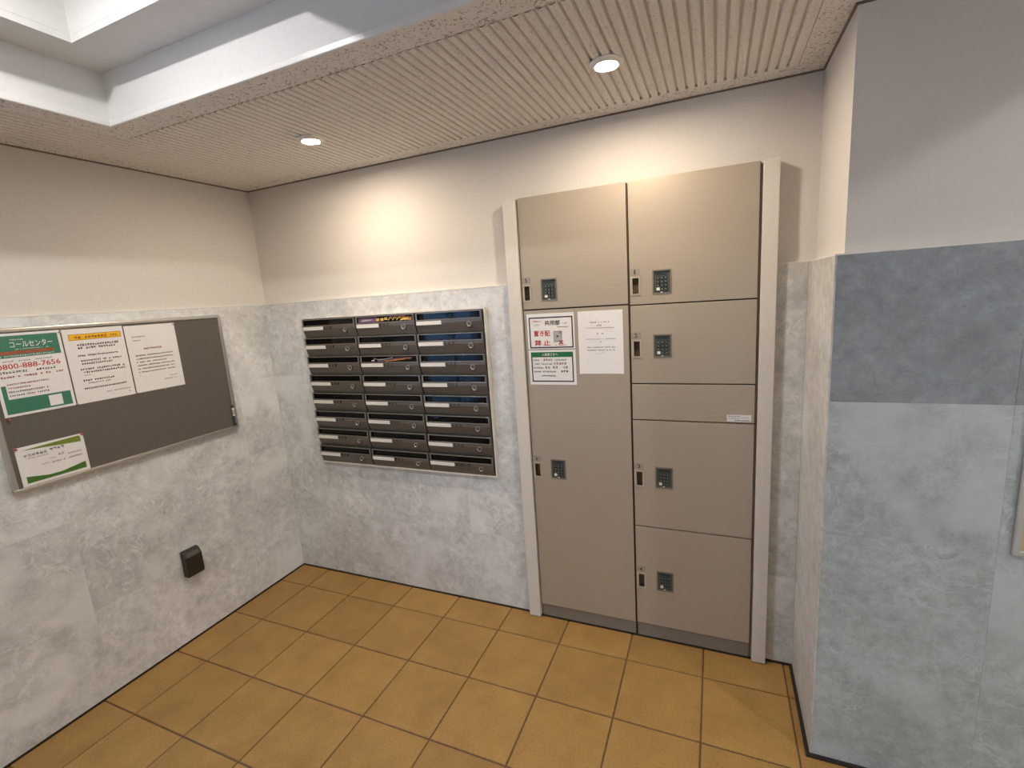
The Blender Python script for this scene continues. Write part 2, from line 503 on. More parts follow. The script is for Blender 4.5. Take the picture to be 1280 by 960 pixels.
# ---------------------------------------------------------------- setting: floor
mb = MB(); mb.box(-0.3, XR + 0.2, YF - 0.15, 0.6, -0.12, -0.004, M_grout)
floor = struct(mb.build('floor'), 'lobby floor of square ochre terracotta tiles with brown joints')
S, X0, Y0, G = 0.30, 0.204, 0.172, 0.0029
mb = MB(); mb.box(-S/2 + G, S/2 - G, -S/2 + G, S/2 - G, -0.012, 0.0, M_tile, ch=0.0018)
proto_tile = None
for i in range(-1, 17):
    for j in range(-1, 12):
        xa, xb = X0 + i * S, X0 + (i + 1) * S
        ya, yb = -(Y0 + (j + 1) * S), -(Y0 + j * S)
        xa, xb, ya, yb = max(xa, 0), min(xb, XR), max(ya, YF), min(yb, 0)
        if xb - xa < 0.02 or yb - ya < 0.02: continue
        if xa >= W + 0.001 and ya >= -PD: continue
        full = abs(xb - xa - S) < 1e-6 and abs(yb - ya - S) < 1e-6
        if full:
            if proto_tile is None:
                o = proto_tile = mb.build('floor_tile', floor)
            else:
                o = proto_tile.copy(); C.objects.link(o)
            o.location = ((xa + xb) / 2, (ya + yb) / 2, random.uniform(-0.0006, 0.0))
        else:
            m2 = MB(); hx, hy = (xb - xa) / 2, (yb - ya) / 2
            m2.box(-hx + (G if xa > 0 else 0), hx - G, -hy + G, hy - (G if yb < 0 else 0), -0.012, 0.0, M_tile, ch=0.0018)
            o = m2.build('floor_tile', floor)
            o.location = ((xa + xb) / 2, (ya + yb) / 2, -0.0003)

# ---------------------------------------------------------------- setting: walls (wallpaper on the structure)
WT = 0.12
mb = MB()   # local x along the wall, y up, z out
mb.prism([-0.15, W + 0.30], [0.0, RH + 0.06], [(LX0, LX1, -1, LZ), (MX0, MX1, MZ0, MZ1)], -TB - WT, -TB, M_paper)
wall_back = struct(mb.build('wall_back'), 'beige papered back wall above a marble dado')
wall_back.rotation_euler = BACK

WY0, WY1, WZ0, WZ1 = -2.75, -1.65, 0.45, 1.98     # window in the left wall
mb = MB()
mb.prism([YF - 0.12, TB], [0.0, RH + 0.06], [(WY0, WY1, WZ0, WZ1)], -TL - WT, -TL, M_paper)
wall_left = struct(mb.build('wall_left'), 'beige papered left wall above a marble dado')
wall_left.rotation_euler = LEFT
wall_left.location = (0, 0, 0)

mb = MB(); mb.box(W + TB, XR + 0.1, -PD + TB, TB, 0.0, RH + 0.06, M_paper)
pier = struct(mb.build('wall_pier'), 'papered pier projecting to the right of the parcel lockers')

mb = MB(); mb.box(XR, XR + 0.12, YF - 0.12, -PD + TB, 0.0, RH + 0.06, M_paper)
wall_right = struct(mb.build('wall_right'))
DX0, DX1, DZ1 = 3.6, 4.6, 2.05
mb = MB(); mb.prism([-TL, XR], [0.0, RH + 0.06], [(DX0, DX1, -1, DZ1)], 0, 0.12, M_paper)
wall_front = struct(mb.build('wall_front'))
wall_front.rotation_euler = BACK; wall_front.location = (0, YF, 0)

# marble slabs ---------------------------------------------------
ROWS = [(0.008, 0.387), (0.387, 0.786), (0.786, 1.190), (1.190, ZM)]
JG = 0.0001


def slab(parent, x0, x1, z0, z1, zb, zf, tint=(1, 1, 1), holes=()):
    m = MB()
    hs = [h for h in holes if h[0] < x1 and h[1] > x0 and h[2] < z1 and h[3] > z0]
    if not m.prism([x0 + JG, x1 - JG], [z0 + JG, z1 - JG], hs, zb, zf, M_marble): return
    o = m.build('marble_slab', parent, bevel=0.0004, seg=1)
    k = random.uniform(0.97, 1.03)
    o.color = (tint[0] * k, tint[1] * k, tint[2] * k, 1)
    return o


hole = [(MX0, MX1, MZ0, MZ1)]
for r, (z0, z1) in enumerate(ROWS):
    for x0, x1 in ((0.0, 0.40), (0.40, 1.207), (1.207, LX0)):
        slab(wall_back, x0, x1, z0, z1, -TB, 0.0, holes=hole)
    slab(wall_back, LX1 + 0.002, W, z0, z1, -TB, 0.0, tint=(0.92, 0.90, 0.85))
    ys = [0.0, -0.237, -1.034, -1.83, -2.63, -3.43, YF + 0.001]
    for a, b in zip(ys[1:], ys[:-1]):
        slab(wall_left, a, b, z0, z1, -TL, 0.0, holes=[(WY0, WY1, WZ0, WZ1)])
    # side of the pier: a lighter return
    m = MB(); m.prism([0.0, PD], [z0 + JG, z1 - JG], [], 0.021, TB, M_marble)
    o = m.build('marble_slab', pier, bevel=0.0004, seg=1)
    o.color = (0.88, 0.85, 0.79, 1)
    o.rotation_euler = (PI / 2, 0, -PI / 2); o.location = (W + 0.026, 0, 0)
    xs = [W + 0.0052, W + 0.40, W + 1.2, W + 2.0, XR]
    for k, (a, b) in enumerate(zip(xs[:-1], xs[1:])):
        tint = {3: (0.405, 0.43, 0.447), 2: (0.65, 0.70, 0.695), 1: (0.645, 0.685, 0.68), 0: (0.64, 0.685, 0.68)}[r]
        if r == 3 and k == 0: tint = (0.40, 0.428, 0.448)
        m = MB(); m.prism([a + JG, b - JG], [z0 + JG, z1 - JG], [], PD - TB, PD, M_marble)
        o = m.build('marble_slab', pier, bevel=0.0004, seg=1)
        o.color = (*tint, 1)
        o.rotation_euler = BACK

# black sealant line along the floor
def strip(name, x0, x1, y0, y1, h, label=None):
    m = MB(); m.box(x0, x1, y0, y1, -0.003, h, M_black)
    return struct(m.build(name), label)


strip('baseboard_left', -TL, 0.003, YF + 0.001, 0.0, 0.0075)
m = MB(); m.box(0.003, LX0, -0.003, TB, -0.003, 0.0075, M_black); m.box(LX1, W - 0.004, -0.003, TB, -0.003, 0.0075, M_black)
m.box(LX0, LX1, -0.012, 0.02, -0.003, 0.006, M_black)
struct(m.build('baseboard_back'))
m = MB(); m.box(W - 0.011, W + TB, -PD - 0.011, -0.003, -0.003, 0.0078, M_black); m.box(W + TB, XR, -PD - 0.011, -PD + TB, -0.003, 0.0078, M_black)
struct(m.build('baseboard_right'))

# slim cap on top of the marble
m = MB()
m.box(-TL, 0.001, YF + 0.001, -0.001, ZM, ZM + 0.004, M_name)
m.box(0.001, LX0, -0.001, TB, ZM, ZM + 0.004, M_name)
m.box(LX1, W, -0.001, TB, ZM, ZM + 0.004, M_name)
m.box(W, W + TB, -PD - 0.001, TB, ZM, ZM + 0.004, M_name); m.box(W + TB, XR, -PD - 0.001, -PD + TB, ZM, ZM + 0.004, M_name)
struct(m.build('trim_1'), 'thin pale cap along the top of the marble dado')

# dark bead between walls and ceiling
m = MB(); q = 0.0055
m.box(-TL, -TL + q, YF, TB, H - q, H, M_bronze)
m.box(-TL + q, W + TB, TB - q, TB, H - q, H, M_bronze)
m.box(W + TB - q, W + TB, -PD + TB - q, TB - q, H - q, H, M_bronze)
m.box(W + TB, XR, -PD + TB - q, -PD + TB, H - q, H, M_bronze)
struct(m.build('trim_2'), 'thin dark bead where the walls meet the ceiling')

# ---------------------------------------------------------------- setting: ceiling
BW = 0.100   # flat border
LIP = 0.012
hb = (CX0 - LIP + LIP, CX1, CY1, CY0)
mb = MB()
# slab above everything
mb.box(-0.3, XR + 0.2, YF - 0.15, 0.2, RH + 0.06, RH + 0.2, M_white)
ceiling = struct(mb.build('ceiling'), 'lobby ceiling of ribbed speckled boards round a white coffer')

DL = [(0.878, -0.402), (2.038, -0.407)]
DH = 0.037   # half side of the hole under a downlight ring
PITCH, GD, GW = 0.0303, 0.0085, 0.0095


def ribbed(x0, x1, y0, y1, holes, name):
    """underside of ribbed board: grooves run along y"""
    xs = []
    k = math.ceil((x0 - 0.002) / PITCH)
    prof = [(-0.5 * GW, 0.0), (-0.30 * GW, GD), (0.30 * GW, GD), (0.5 * GW, 0.0), (0.30 * PITCH, -0.0016), (0.42 * PITCH, -0.0026), (0.58 * PITCH, -0.0026), (0.70 * PITCH, -0.0016)]
    pts = [(x0, 0.0)]
    while k * PITCH < x1 - 0.003:
        for dx, dz in prof:
            x = k * PITCH + dx
            if x0 + 1e-4 < x < x1 - 1e-4: pts.append((x, dz))
        k += 1
    pts.append((x1, 0.0))
    for h in holes:
        for e in (h[0], h[1]):
            i = next(i for i in range(len(pts) - 1) if pts[i][0] <= e <= pts[i+1][0])
            f = (e - pts[i][0]) / max(1e-9, pts[i+1][0] - pts[i][0])
            pts.insert(i + 1, (e, pts[i][1] + f * (pts[i+1][1] - pts[i][1])))
    m = MB()
    for (xa, za), (xb, zb) in zip(pts[:-1], pts[1:]):
        if xb - xa < 1e-6: continue
        segs = [(y0, y1)]
        for h in holes:
            if h[0] - 1e-6 <= xa and xb <= h[1] + 1e-6:
                segs = [(y0, h[2]), (h[3], y1)]
        for a, b in segs:
            m.face([(xa, a, H + za), (xa, b, H + za), (xb, b, H + zb), (xb, a, H + zb)], M_rib, False)
    # back of the board so that it has thickness
    for (xa, xb) in ((x0, x1),):
        m.prism([x0, x1], [y0, y1], holes, H + 0.012, H + 0.018, M_rib)
    return m.build(name, ceiling)


dl_holes = []     # round holes under the downlight rings, cut in narrow bands
for x, y in DL:
    nb, rr, xr = 12, 0.0435, 0.0410
    for k in range(nb):
        a, b = -xr + 2 * xr * k / nb, -xr + 2 * xr * (k + 1) / nb
        yh = math.sqrt(rr * rr - max(abs(a), abs(b)) ** 2)
        dl_holes.append((x + a, x + b, y - yh, y + yh))
RB = 0.085   # flat margin along the walls
ribbed(-TL + RB, W + TB - RB, CY0 + BW, TB - RB, dl_holes, 'ribbed_board')
ribbed(-TL + RB, CX0 - BW, YF + 0.05, CY0 + BW, [], 'ribbed_board')
ribbed(W + TB - RB, XR - 0.05, CY0 + BW, -PD + TB - RB, [], 'ribbed_board')
ribbed(CX0 - BW, XR - 0.05, YF + 0.05, CY1 - BW, [], 'ribbed_board')


def flat(x0, x1, y0, y1):
    m = MB(); m.box(x0, x1, y0, y1, H - 0.0006, H + 0.012, M_rock)
    return m.build('flat_border_board', ceiling)


g = 0.0015
flat(CX0 - BW, XR, CY0, CY0 + BW - g); flat(CX0 - BW + g, CX0, CY1, CY0)
flat(CX0 - BW, XR, CY1 - BW, CY1); flat(CX1, XR, CY1, CY0)
flat(-TL, W + TB, TB - RB + g, TB); flat(-TL, -TL + RB - g, YF, TB - RB)
flat(W + TB - RB + g, W + TB, -PD + TB, TB - RB); flat(W + TB - RB + g, XR, -PD + TB - RB + g, -PD + TB)

flat(-TL + RB, XR, YF, YF + 0.05 - g); flat(XR - 0.05 + g, XR, YF + 0.05, CY1 - BW - g); flat(XR - 0.05 + g, XR, CY0 + BW, -PD + TB - RB)

# coffer: white lip, walls, ledge, two lamp recesses
m = MB()
for (a, b, c, d) in ((CX0, CX1, CY0 - LIP, CY0), (CX0, CX1, CY1, CY1 + LIP), (CX0, CX0 + LIP, CY1 + LIP, CY0 - LIP), (CX1 - LIP, CX1, CY1 + LIP, CY0 - LIP)):
    m.box(a, b, c, d, H - 0.009, H + 0.010, M_lip)
m.build('coffer_lip', ceiling, bevel=0.003, seg=2)
m = MB(); e = 0.004
for (a, b, c, d) in ((CX0 - 0.02, CX1 + 0.02, CY0 - e, CY0 + 0.02), (CX0 - 0.02, CX1 + 0.02, CY1 - 0.02, CY1 + e),
                     (CX0 - 0.02, CX0 + e, CY1 + e, CY0 - e), (CX1 - e, CX1 + 0.02, CY1 + e, CY0 - e)):
    m.box(a, b, c, d, H + 0.0102, CH + 0.03, M_white)
m.build('coffer_wall', ceiling)
REC = [(0.597, 1.27, 0.93), (3.83, 4.62, 4.24)]
RY0, RY1, LY = -1.009, -2.16, -1.585
m = MB()
m.prism([CX0 + e, CX1 - e], [CY1 + e, CY0 - e], [(a, b, RY1, RY0) for a, b, c in REC], CH, CH + 0.02, M_white)
m.build('coffer_ledge', ceiling)
for a, b, c in REC:
    m = MB(); w = 0.015
    for (p0, p1, p2, p3) in ((a - w, b + w, RY0, RY0 + w), (a - w, b + w, RY1 - w, RY1), (a - w, a, RY1, RY0), (b, b + w, RY1, RY0)):
        m.box(p0, p1, p2, p3, CH + 0.0205, RH, M_white)
    m.prism([a - w, b + w], [RY1 - w, RY0 + w], [(c - 0.045, c + 0.045, LY - 0.045, LY + 0.045)], RH, RH + 0.02, M_white)
    m.build('lamp_recess', ceiling)


def downlight(x, y, z, r, ring, depth, bulb, label, name='downlight'):
    o = thing(name, (x, y, z), (0, 0, 0), label, 'ceiling light', 'round recessed downlights')
    m = MB()
    m.lathe([(ring - 0.0070, 0.016), (ring - 0.0070, 0.000), (ring, -0.001), (ring, -0.0035), (ring - 0.0015, -0.005), (r + 0.0025, -0.005), (r + 0.0012, -0.0115), (r, -0.0115), (r, 0.016)], M_flange, 40)
    m.build('trim_ring', o)
    m = MB(); m.lathe([(r - 0.0004, -0.0108), (r - 0.001, depth + 0.004), (0.004, depth + 0.006)], M_can, 40); m.build('reflector', o)
    m = MB(); m.disc(r - 0.003, depth, bulb, 32, up=False); m.lathe([(r - 0.003, depth), (r - 0.002, depth + 0.002)], M_can, 32)
    m.build('bulb_face', o)
    return o


downlight(DL[0][0], DL[0][1], H - 0.001, 0.0345, 0.0500, -0.0095, M_bulbw, 'lit round warm downlight in ribbed ceiling above the mailboxes')
downlight(DL[1][0], DL[1][1], H - 0.001, 0.0345, 0.0500, -0.0095, M_bulbw, 'lit round warm downlight in ribbed ceiling above the parcel lockers')
downlight(REC[0][2], LY, RH, 0.042, 0.066, -0.0095, M_bulbn, 'lit white downlight in the left recess of the coffer')
downlight(REC[1][2], LY, RH, 0.042, 0.066, -0.0095, M_bulbn2, 'lit white downlight in the right recess of the coffer')

# ---------------------------------------------------------------- window and entrance (behind the camera)
m = MB(); f = 0.04
m.prism([WY0, WY1], [WZ0, WZ1], [(WY0 + f, (WY0 + WY1) / 2 - f / 2, WZ0 + f, WZ1 - f), ((WY0 + WY1) / 2 + f / 2, WY1 - f, WZ0 + f, WZ1 - f)], -0.09, -0.03, M_alum)
win = struct(m.build('window_1')); win.rotation_euler = LEFT
m = MB(); m.box(WY0 + f, WY1 - f, WZ0 + f, WZ1 - f, -0.064, -0.058, M_bglass); m.build('pane', win)
m = MB(); xm = (DX0 + DX1) / 2
m.prism([DX0, DX1], [0.0, DZ1], [(DX0 + f, xm - f / 2, 0.09, DZ1 - f), (xm + f / 2, DX1 - f, 0.09, DZ1 - f)], 0.03, 0.08, M_alum)
door = struct(m.build('door_1')); door.rotation_euler = BACK; door.location = (0, YF, 0)
m = MB(); m.box(DX0 + f, DX1 - f, 0.09, DZ1 - f, 0.052, 0.058, M_glass); m.build('pane', door)
m = MB(); m.box(-14, 14, -16, YF - 0.16, -0.14, -0.03, M_pave); m.box(-1.8, -0.32, YF - 0.16, 4, -0.14, -0.03, M_pave)
struct(m.build('ground'), 'pale paving outside the glass entrance')
for nm, loc, rot, sx, sy in (('daylight_portal', (-0.14, (WY0 + WY1) / 2, (WZ0 + WZ1) / 2), (0, -PI / 2, 0), WZ1 - WZ0, WY1 - WY0),
                             ('daylight_portal', (xm, YF - 0.14, DZ1 / 2), (PI / 2, 0, 0), DX1 - DX0, DZ1)):
    ld = bpy.data.lights.new(nm, 'AREA'); ld.shape = 'RECTANGLE'; ld.size = sx; ld.size_y = sy
    ld.cycles.is_portal = True
    lo = bpy.data.objects.new(nm, ld); C.objects.link(lo); lo.location = loc; lo.rotation_euler = rot

# ---------------------------------------------------------------- parcel lockers
ZB, ZF = 0.0, 0.018     # door back and front planes (local z, out of the wall)


def number_plate(parent, x, y, txt):
    m = MB(); m.box(x, x + 0.038, y, y + 0.025, ZF, ZF + 0.0016, M_plate)
    letter(m, txt, x + (0.014 if txt != '1' else 0.0165), x + (0.0245 if txt != '1' else 0.0215), y + 0.004, y + 0.021, ZF + 0.0019, M_ink, 0.01)
    m.build('number_plate', parent)


def pull(parent, x, y, h):
    m = MB()
    hx0, hx1, hy0, hy1 = x + 0.0095, x + 0.033, y + 0.006, y + h - 0.007
    m.prism([x, x + 0.040], [y, y + h], [(hx0, hx1, hy0, hy1)], ZF, ZF + 0.003, M_bez)
    d = 0.004
    m.face([(hx0, hy0, d), (hx1, hy0, d), (hx1, hy1, d), (hx0, hy1, d)], M_pocket)
    for a, b in (((hx0, hy0), (hx1, hy0)), ((hx1, hy0), (hx1, hy1)), ((hx1, hy1), (hx0, hy1)), ((hx0, hy1), (hx0, hy0))):
        m.face([(a[0], a[1], d), (a[0], a[1], ZF), (b[0], b[1], ZF), (b[0], b[1], d)], M_pocket)
    m.build('recessed_pull', parent)
    return (hx0, hx1, hy0, hy1)


def keypad(parent, x, y, h):
    w = 0.070
    m = MB(); b = 0.005
    m.prism([x, x + w], [y, y + h], [(x + b, x + w - b, y + b, y + h - b)], ZF, ZF + 0.0025, M_kbez)
    m.rect(x + b, x + w - b, y + b, y + h - b, ZF - 0.003, M_key)
    for p, q in (((x+b, y+b), (x+w-b, y+b)), ((x+w-b, y+b), (x+w-b, y+h-b)), ((x+w-b, y+h-b), (x+b, y+h-b)), ((x+b, y+h-b), (x+b, y+b))):
        m.face([(p[0], p[1], ZF-0.003), (p[0], p[1], ZF+0.0005), (q[0], q[1], ZF+0.0005), (q[0], q[1], ZF-0.003)], M_kbez)
    kx0, kx1 = x + 0.014, x + 0.056
    kw = (kx1 - kx0) / 3
    rows = 4; ky0 = y + 0.012; kh = (h * 0.60) / rows
    for r in range(rows):
        for c in range(3):
            a = kx0 + c * kw; bb = ky0 + r * kh
            mat = M_keyw if (r == 0 and c == 0) else M_keyb
            m.box(a + 0.0012, a + kw - 0.0012, bb + 0.0015, bb + kh - 0.0015, ZF - 0.003, ZF + 0.0012, mat)
            if mat is M_keyb:
                m.rect(a + kw * 0.38, a + kw * 0.62, bb + kh * 0.35, bb + kh * 0.65, ZF + 0.0014, M_keyg)
    m.rect(x + 0.014, x + 0.056, y + h - 0.022, y + h - 0.011, ZF - 0.0024, M_keyb)
    m.box(x + 0.030, x + 0.037, y + 0.0035, y + 0.0075, ZF - 0.003, ZF + 0.002, M_keyw)
    m.build('keypad', parent)


def locker_door(parent, x0, x1, z0, z1, num=None, hz=0, label=None):
    """hz = bottom of the pull; the keypad sits to its right"""
    holes = []
    px, hh = x0 + 0.0015, 0.073
    kx, kh = x0 + 0.086, 0.092
    if num:
        holes = [(px + 0.0095, px + 0.033, hz + 0.006, hz + hh - 0.007), (kx + 0.005, kx + 0.065, hz + 0.0 + 0.005, hz + kh - 0.005)]
    m = MB()
    m.prism([x0, x1], [z0, z1], holes, ZB + 0.002, ZF, M_steel)
    o = m.build('door', parent, bevel=0.0012, seg=2)
    if label: o['label'] = label
    if num:
        pull(o, px, hz, hh); number_plate(o, px - 0.0003, hz + hh + 0.004, num); keypad(o, kx, hz, kh)
    return o


def locker(name_x0, x0, x1, doors, label):
    o = thing('parcel_locker', (0, 0, 0), BACK, label, 'locker', 'built-in parcel lockers')
    m = MB()
    m.box(x0 - 0.003, x1 + 0.003, 0.004, LZ - 0.001, -0.45, -0.001, M_steeld)
    m.build('cabinet_body', o)
    m = MB(); m.box(x0, x1, 0.007, 0.0685, -0.001, 0.009, M_kick); m.build('kick_plate', o, bevel=0.0012)
    for d in doors: locker_door(o, *d)
    return o


LL = locker(0, 1.574, 2.0205, [
    (1.574, 2.0205, 1.485, 1.943, '5', 1.517), (1.574, 2.0205, 0.073, 1.479, '6', 0.722)],
    'left taupe steel parcel locker with two doors and taped notices')
RL = locker(0, 2.0285, 2.4775, [
    (2.0285, 2.4775, 1.4805, 1.943, '1', 1.516), (2.0285, 2.4775, 1.165, 1.4755, '2', 1.269),
    (2.0285, 2.4775, 1.0135, 1.160), (2.0285, 2.4775, 0.543, 1.0085, '3', 0.721), (2.0285, 2.4775, 0.076, 0.538, '4', 0.249)],
    'right taupe steel parcel locker with four doors and one blank panel')
m = MB(); m.box(2.4800, 2.4862, 0.007, 1.943, -0.3, 0.006, M_kick); m.build('side_panel', RL)
m = MB(); m.box(1.5755 - 0.0065, 1.5755 - 0.0045, 0.007, 1.943, -0.3, 0.004, M_steel); m.build('side_panel', LL)
# small printed sticker on the blank panel
m = MB(); m.box(2.383, 2.467, 1.0185, 1.0445, ZF, ZF + 0.0006, M_sheet)
z = ZF + 0.0009
letter(m, '8', 2.388, 2.394, 1.036, 1.042, z, M_ink)
lines(m, 2.396, 2.43, 1.036, 0.005, z, M_inkg); lines(m, 2.389, 2.43, 1.028, 0.005, z, M_inkl); lines(m, 2.433, 2.461, 1.032, 0.005, z, M_inkl)
m.rect(2.433, 2.461, 1.0215, 1.0245, z, M_inkg); m.rect(2.410, 2.430, 1.0215, 1.0245, z, M_inkg)
tag(m.build('sticker'), 'small white printed sticker on the blank locker panel', 'sticker').rotation_euler = BACK

for nm, a, b in (('trim_3', LX0, 1.568), ('trim_4', 2.4868, LX1)):
    m = MB(); m.box(a, b, 0.004, LZ, -TB - 0.1, 0.028, M_post)
    if nm == 'trim_4': m.box(a - 0.006, a + 0.001, LZ - 0.010, LZ - 0.003, 0.010, 0.026, M_post)
    o = struct(m.build(nm, bevel=0.0015), 'off-white steel post beside the parcel lockers'); o.rotation_euler = BACK

# ---------------------------------------------------------------- mailboxes
m = MB()
fw, fh = MX1 - MX0, MZ1 - MZ0
m.prism([0, fw], [0, fh], [(0.0012, fw - 0.006, 0.006, fh - 0.0045)], -0.02, 0.022, M_post)
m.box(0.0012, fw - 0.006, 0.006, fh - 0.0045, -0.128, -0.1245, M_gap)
o = struct(m.build('trim_5'), 'thin pale metal trim round the bank of mailboxes')
o.rotation_euler = BACK; o.location = (MX0, 0, MZ0)

BWD, BHT = 0.3540, 0.0972
NUMS = [['801', '802', ''], ['701', '702', '703'], ['601', '602', '603'], ['501', '502', '503'],
        ['401', '402', '403'], ['301', '302', '303'], ['201', '202', '203'], ['101', '102', '管理人室']]
ORD = ['top', 'second', 'third', 'fourth', 'fifth', 'sixth', 'seventh', 'bottom']
COL = ['left', 'middle', 'right']
FY = 0.030


def mailbox_front():
    m = MB()
    xs = [0, 0.0105, 0.3455, BWD]
    zs = [0, 0.047, 0.0645, 0.0925, BHT]
    dep = lambda zz: FY if zz >= 0.047 else FY - 0.014 * (0.047 - zz) / 0.047
    for i in range(3):
        for j in range(4):
            if i == 1 and j == 2: continue
            m.face([(xs[i], zs[j], dep(zs[j])), (xs[i+1], zs[j], dep(zs[j])), (xs[i+1], zs[j+1], dep(zs[j+1])), (xs[i], zs[j+1], dep(zs[j+1]))], M_mail)
    for i in range(3):  # edge faces coloured black to paint in the shade of the gaps between boxes
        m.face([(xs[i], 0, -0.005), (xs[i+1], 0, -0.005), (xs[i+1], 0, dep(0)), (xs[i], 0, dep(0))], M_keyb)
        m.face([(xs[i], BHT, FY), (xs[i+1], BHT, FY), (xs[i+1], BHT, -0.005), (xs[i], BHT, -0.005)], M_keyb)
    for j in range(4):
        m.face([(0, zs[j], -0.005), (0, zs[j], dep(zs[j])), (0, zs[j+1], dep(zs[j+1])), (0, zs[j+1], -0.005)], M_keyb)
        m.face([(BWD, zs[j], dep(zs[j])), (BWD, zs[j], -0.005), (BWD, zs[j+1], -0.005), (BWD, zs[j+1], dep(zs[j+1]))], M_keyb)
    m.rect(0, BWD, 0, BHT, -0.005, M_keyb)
    return m


bx0, bz1 = MX0 + 0.0020, MZ1 - 0.005
proto = None
for r in range(8):
    for c in range(3):
        num = NUMS[r][c]
        x = bx0 + c * 0.3603; zz = bz1 - 0.0994 * (r + 1)
        lab = 'dark bronze mailbox %s, %s of the %s column' % (('numbered ' + num) if num and r * c != 14 else ('without a number' if not num else 'with a lettered name'), ORD[r], COL[c])
        if proto is None:
            o = thing('mailbox', (x, 0, zz), BACK, lab, 'mailbox', 'bank of wall mailboxes')
            mailbox_front().build('front', o)
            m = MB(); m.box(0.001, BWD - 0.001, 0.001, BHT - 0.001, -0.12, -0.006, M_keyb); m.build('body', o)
            m = MB(); m.prism([0.0045, BWD - 0.0045], [0.0605, BHT - 0.0008], [(0.0105, 0.3455, 0.0645, 0.0925)], FY, FY + 0.0022, M_rim)
            m.build('slot_rim', o, bevel=0.0004, seg=1)
            m = MB(); m.box(0.0107, 0.3453, 0.0647, 0.0923, FY - 0.020, FY - 0.007, M_flap); m.build('slot_flap', o)
            m = MB(); m.box(0.004, 0.141, 0.0395, 0.0575, FY - 0.0016, FY + 0.0014, M_name); m.build('name_plate', o)
            m = MB()
            m.lathe([(0.0150, -0.006), (0.0150, 0.0036), (0.0128, 0.0040)], M_keyb, 24, 0.287, 0.036)
            m.lathe([(0.0128, 0.0040), (0.0115, 0.0048), (0.0088, 0.0036), (0.008, 0.001)], M_lock, 24, 0.287, 0.036)
            m.disc(0.0082, 0.0012, M_keyb, 24, 0.287, 0.036)
            m.box(0.2862, 0.2878, 0.0305, 0.0415, 0.0013, 0.0018, M_lock)
            for i_, v_ in enumerate(m.v): m.v[i_] = (v_[0], v_[1], v_[2] + FY - 0.003)
            m.build('lock', o)
            proto = o
        else:
            o = proto.copy(); C.objects.link(o); o.location = (x, 0, zz)
            for ch in list(proto.children):
                if ch.name.startswith('number'): continue
                k = ch.copy(); C.objects.link(k); k.parent = o
            o['label'] = lab
        if num:
            m = MB()
            if len(num) == 3:
                for q_, chr_ in enumerate(num):
                    letter(m, chr_, 0.147 + q_ * 0.021, 0.1585 + q_ * 0.021, 0.0435, 0.0575, FY + 0.0004, M_ink, 0.035)
            else:
                letter(m, num, 0.147, 0.232, 0.0435, 0.0575, FY + 0.0004, M_ink, 0.012)
            m.build('number', o)

# leaflets stuffed in two slots
def leaflet(r, c, kind, label):
    x = bx0 + c * 0.3603 + 0.013; z_ = bz1 - 0.0994 * (r + 1)
    m = MB(); z0 = FY - 0.0065
    if kind == 0:
        n = 14
        for i in range(n):
            a, b = i / n, (i + 1) / n
            ya, yb = 0.066 + 0.001 * math.sin(a * 9), 0.066 + 0.001 * math.sin(b * 9)
            m.add([(0.322*a, ya, z0 + 0.002*math.sin(a*7)), (0.322*b, yb, z0 + 0.002*math.sin(b*7)), (0.322*b, 0.0915, z0 - 0.0 + 0.001*math.sin(b*11)), (0.322*a, 0.0915, z0 + 0.001*math.sin(a*11))],
                  [(0, 1, 2, 3)], M_purple if a < 0.33 else M_lbrown if a < 0.72 else M_lorange if a < 0.93 else M_lbrown)
        z2 = z0 + 0.0032
        m.poly([(0.02, 0.069), (0.075, 0.073), (0.10, 0.080), (0.03, 0.079)], z2, M_inkl)
        for i, (px, py) in enumerate(((0.115, 0.070), (0.142, 0.071), (0.165, 0.074))):
            m.poly([(px, py), (px + 0.018, py), (px + 0.018, py + 0.012), (px, py + 0.012)], z2, M_gold)
        for px in (0.185, 0.21, 0.235):
            m.poly([(px, 0.071), (px + 0.005, 0.071), (px + 0.021, 0.088), (px + 0.016, 0.088)], z2, M_gold)
            m.poly([(px + 0.016, 0.088), (px + 0.021, 0.088), (px + 0.027, 0.078), (px + 0.023, 0.078)], z2, M_gold)
        m.poly([(0.255, 0.068), (0.31, 0.072), (0.30, 0.082), (0.27, 0.079)], z2, M_gold)
    else:
        def ribbon(pts, w, mat, zo):
            for (a, b), (c2, d) in zip(pts[:-1], pts[1:]):
                m.face([(a, b, z0 + zo), (c2, d, z0 + zo), (c2, d + w, z0 + zo + 0.001), (a, b + w, z0 + zo + 0.001)], mat)
        ribbon([(0.09, 0.066), (0.15, 0.068), (0.21, 0.078), (0.30, 0.080)], 0.007, M_purple, 0.0)
        ribbon([(0.055, 0.067), (0.075, 0.070)], 0.006, M_sheet, 0.0012)
        ribbon([(0.07, 0.080), (0.10, 0.074), (0.145, 0.076), (0.19, 0.084)], 0.005, M_inkl, 0.0016)
        ribbon([(0.14, 0.066), (0.20, 0.070), (0.27, 0.077), (0.295, 0.078)], 0.0065, M_lorange, 0.002)
        ribbon([(0.19, 0.0695), (0.215, 0.0715)], 0.003, M_gold, 0.003); ribbon([(0.23, 0.074), (0.26, 0.077)], 0.003, M_gold, 0.003)
    o = m.build('leaflet')
    o.location = (x, 0, z_); o.rotation_euler = BACK
    tag(o, label, 'leaflet')


leaflet(0, 1, 0, 'colourful orange and purple leaflet filling the slot of mailbox 802')
leaflet(2, 1, 1, 'crumpled purple and orange leaflet in the slot of mailbox 602')

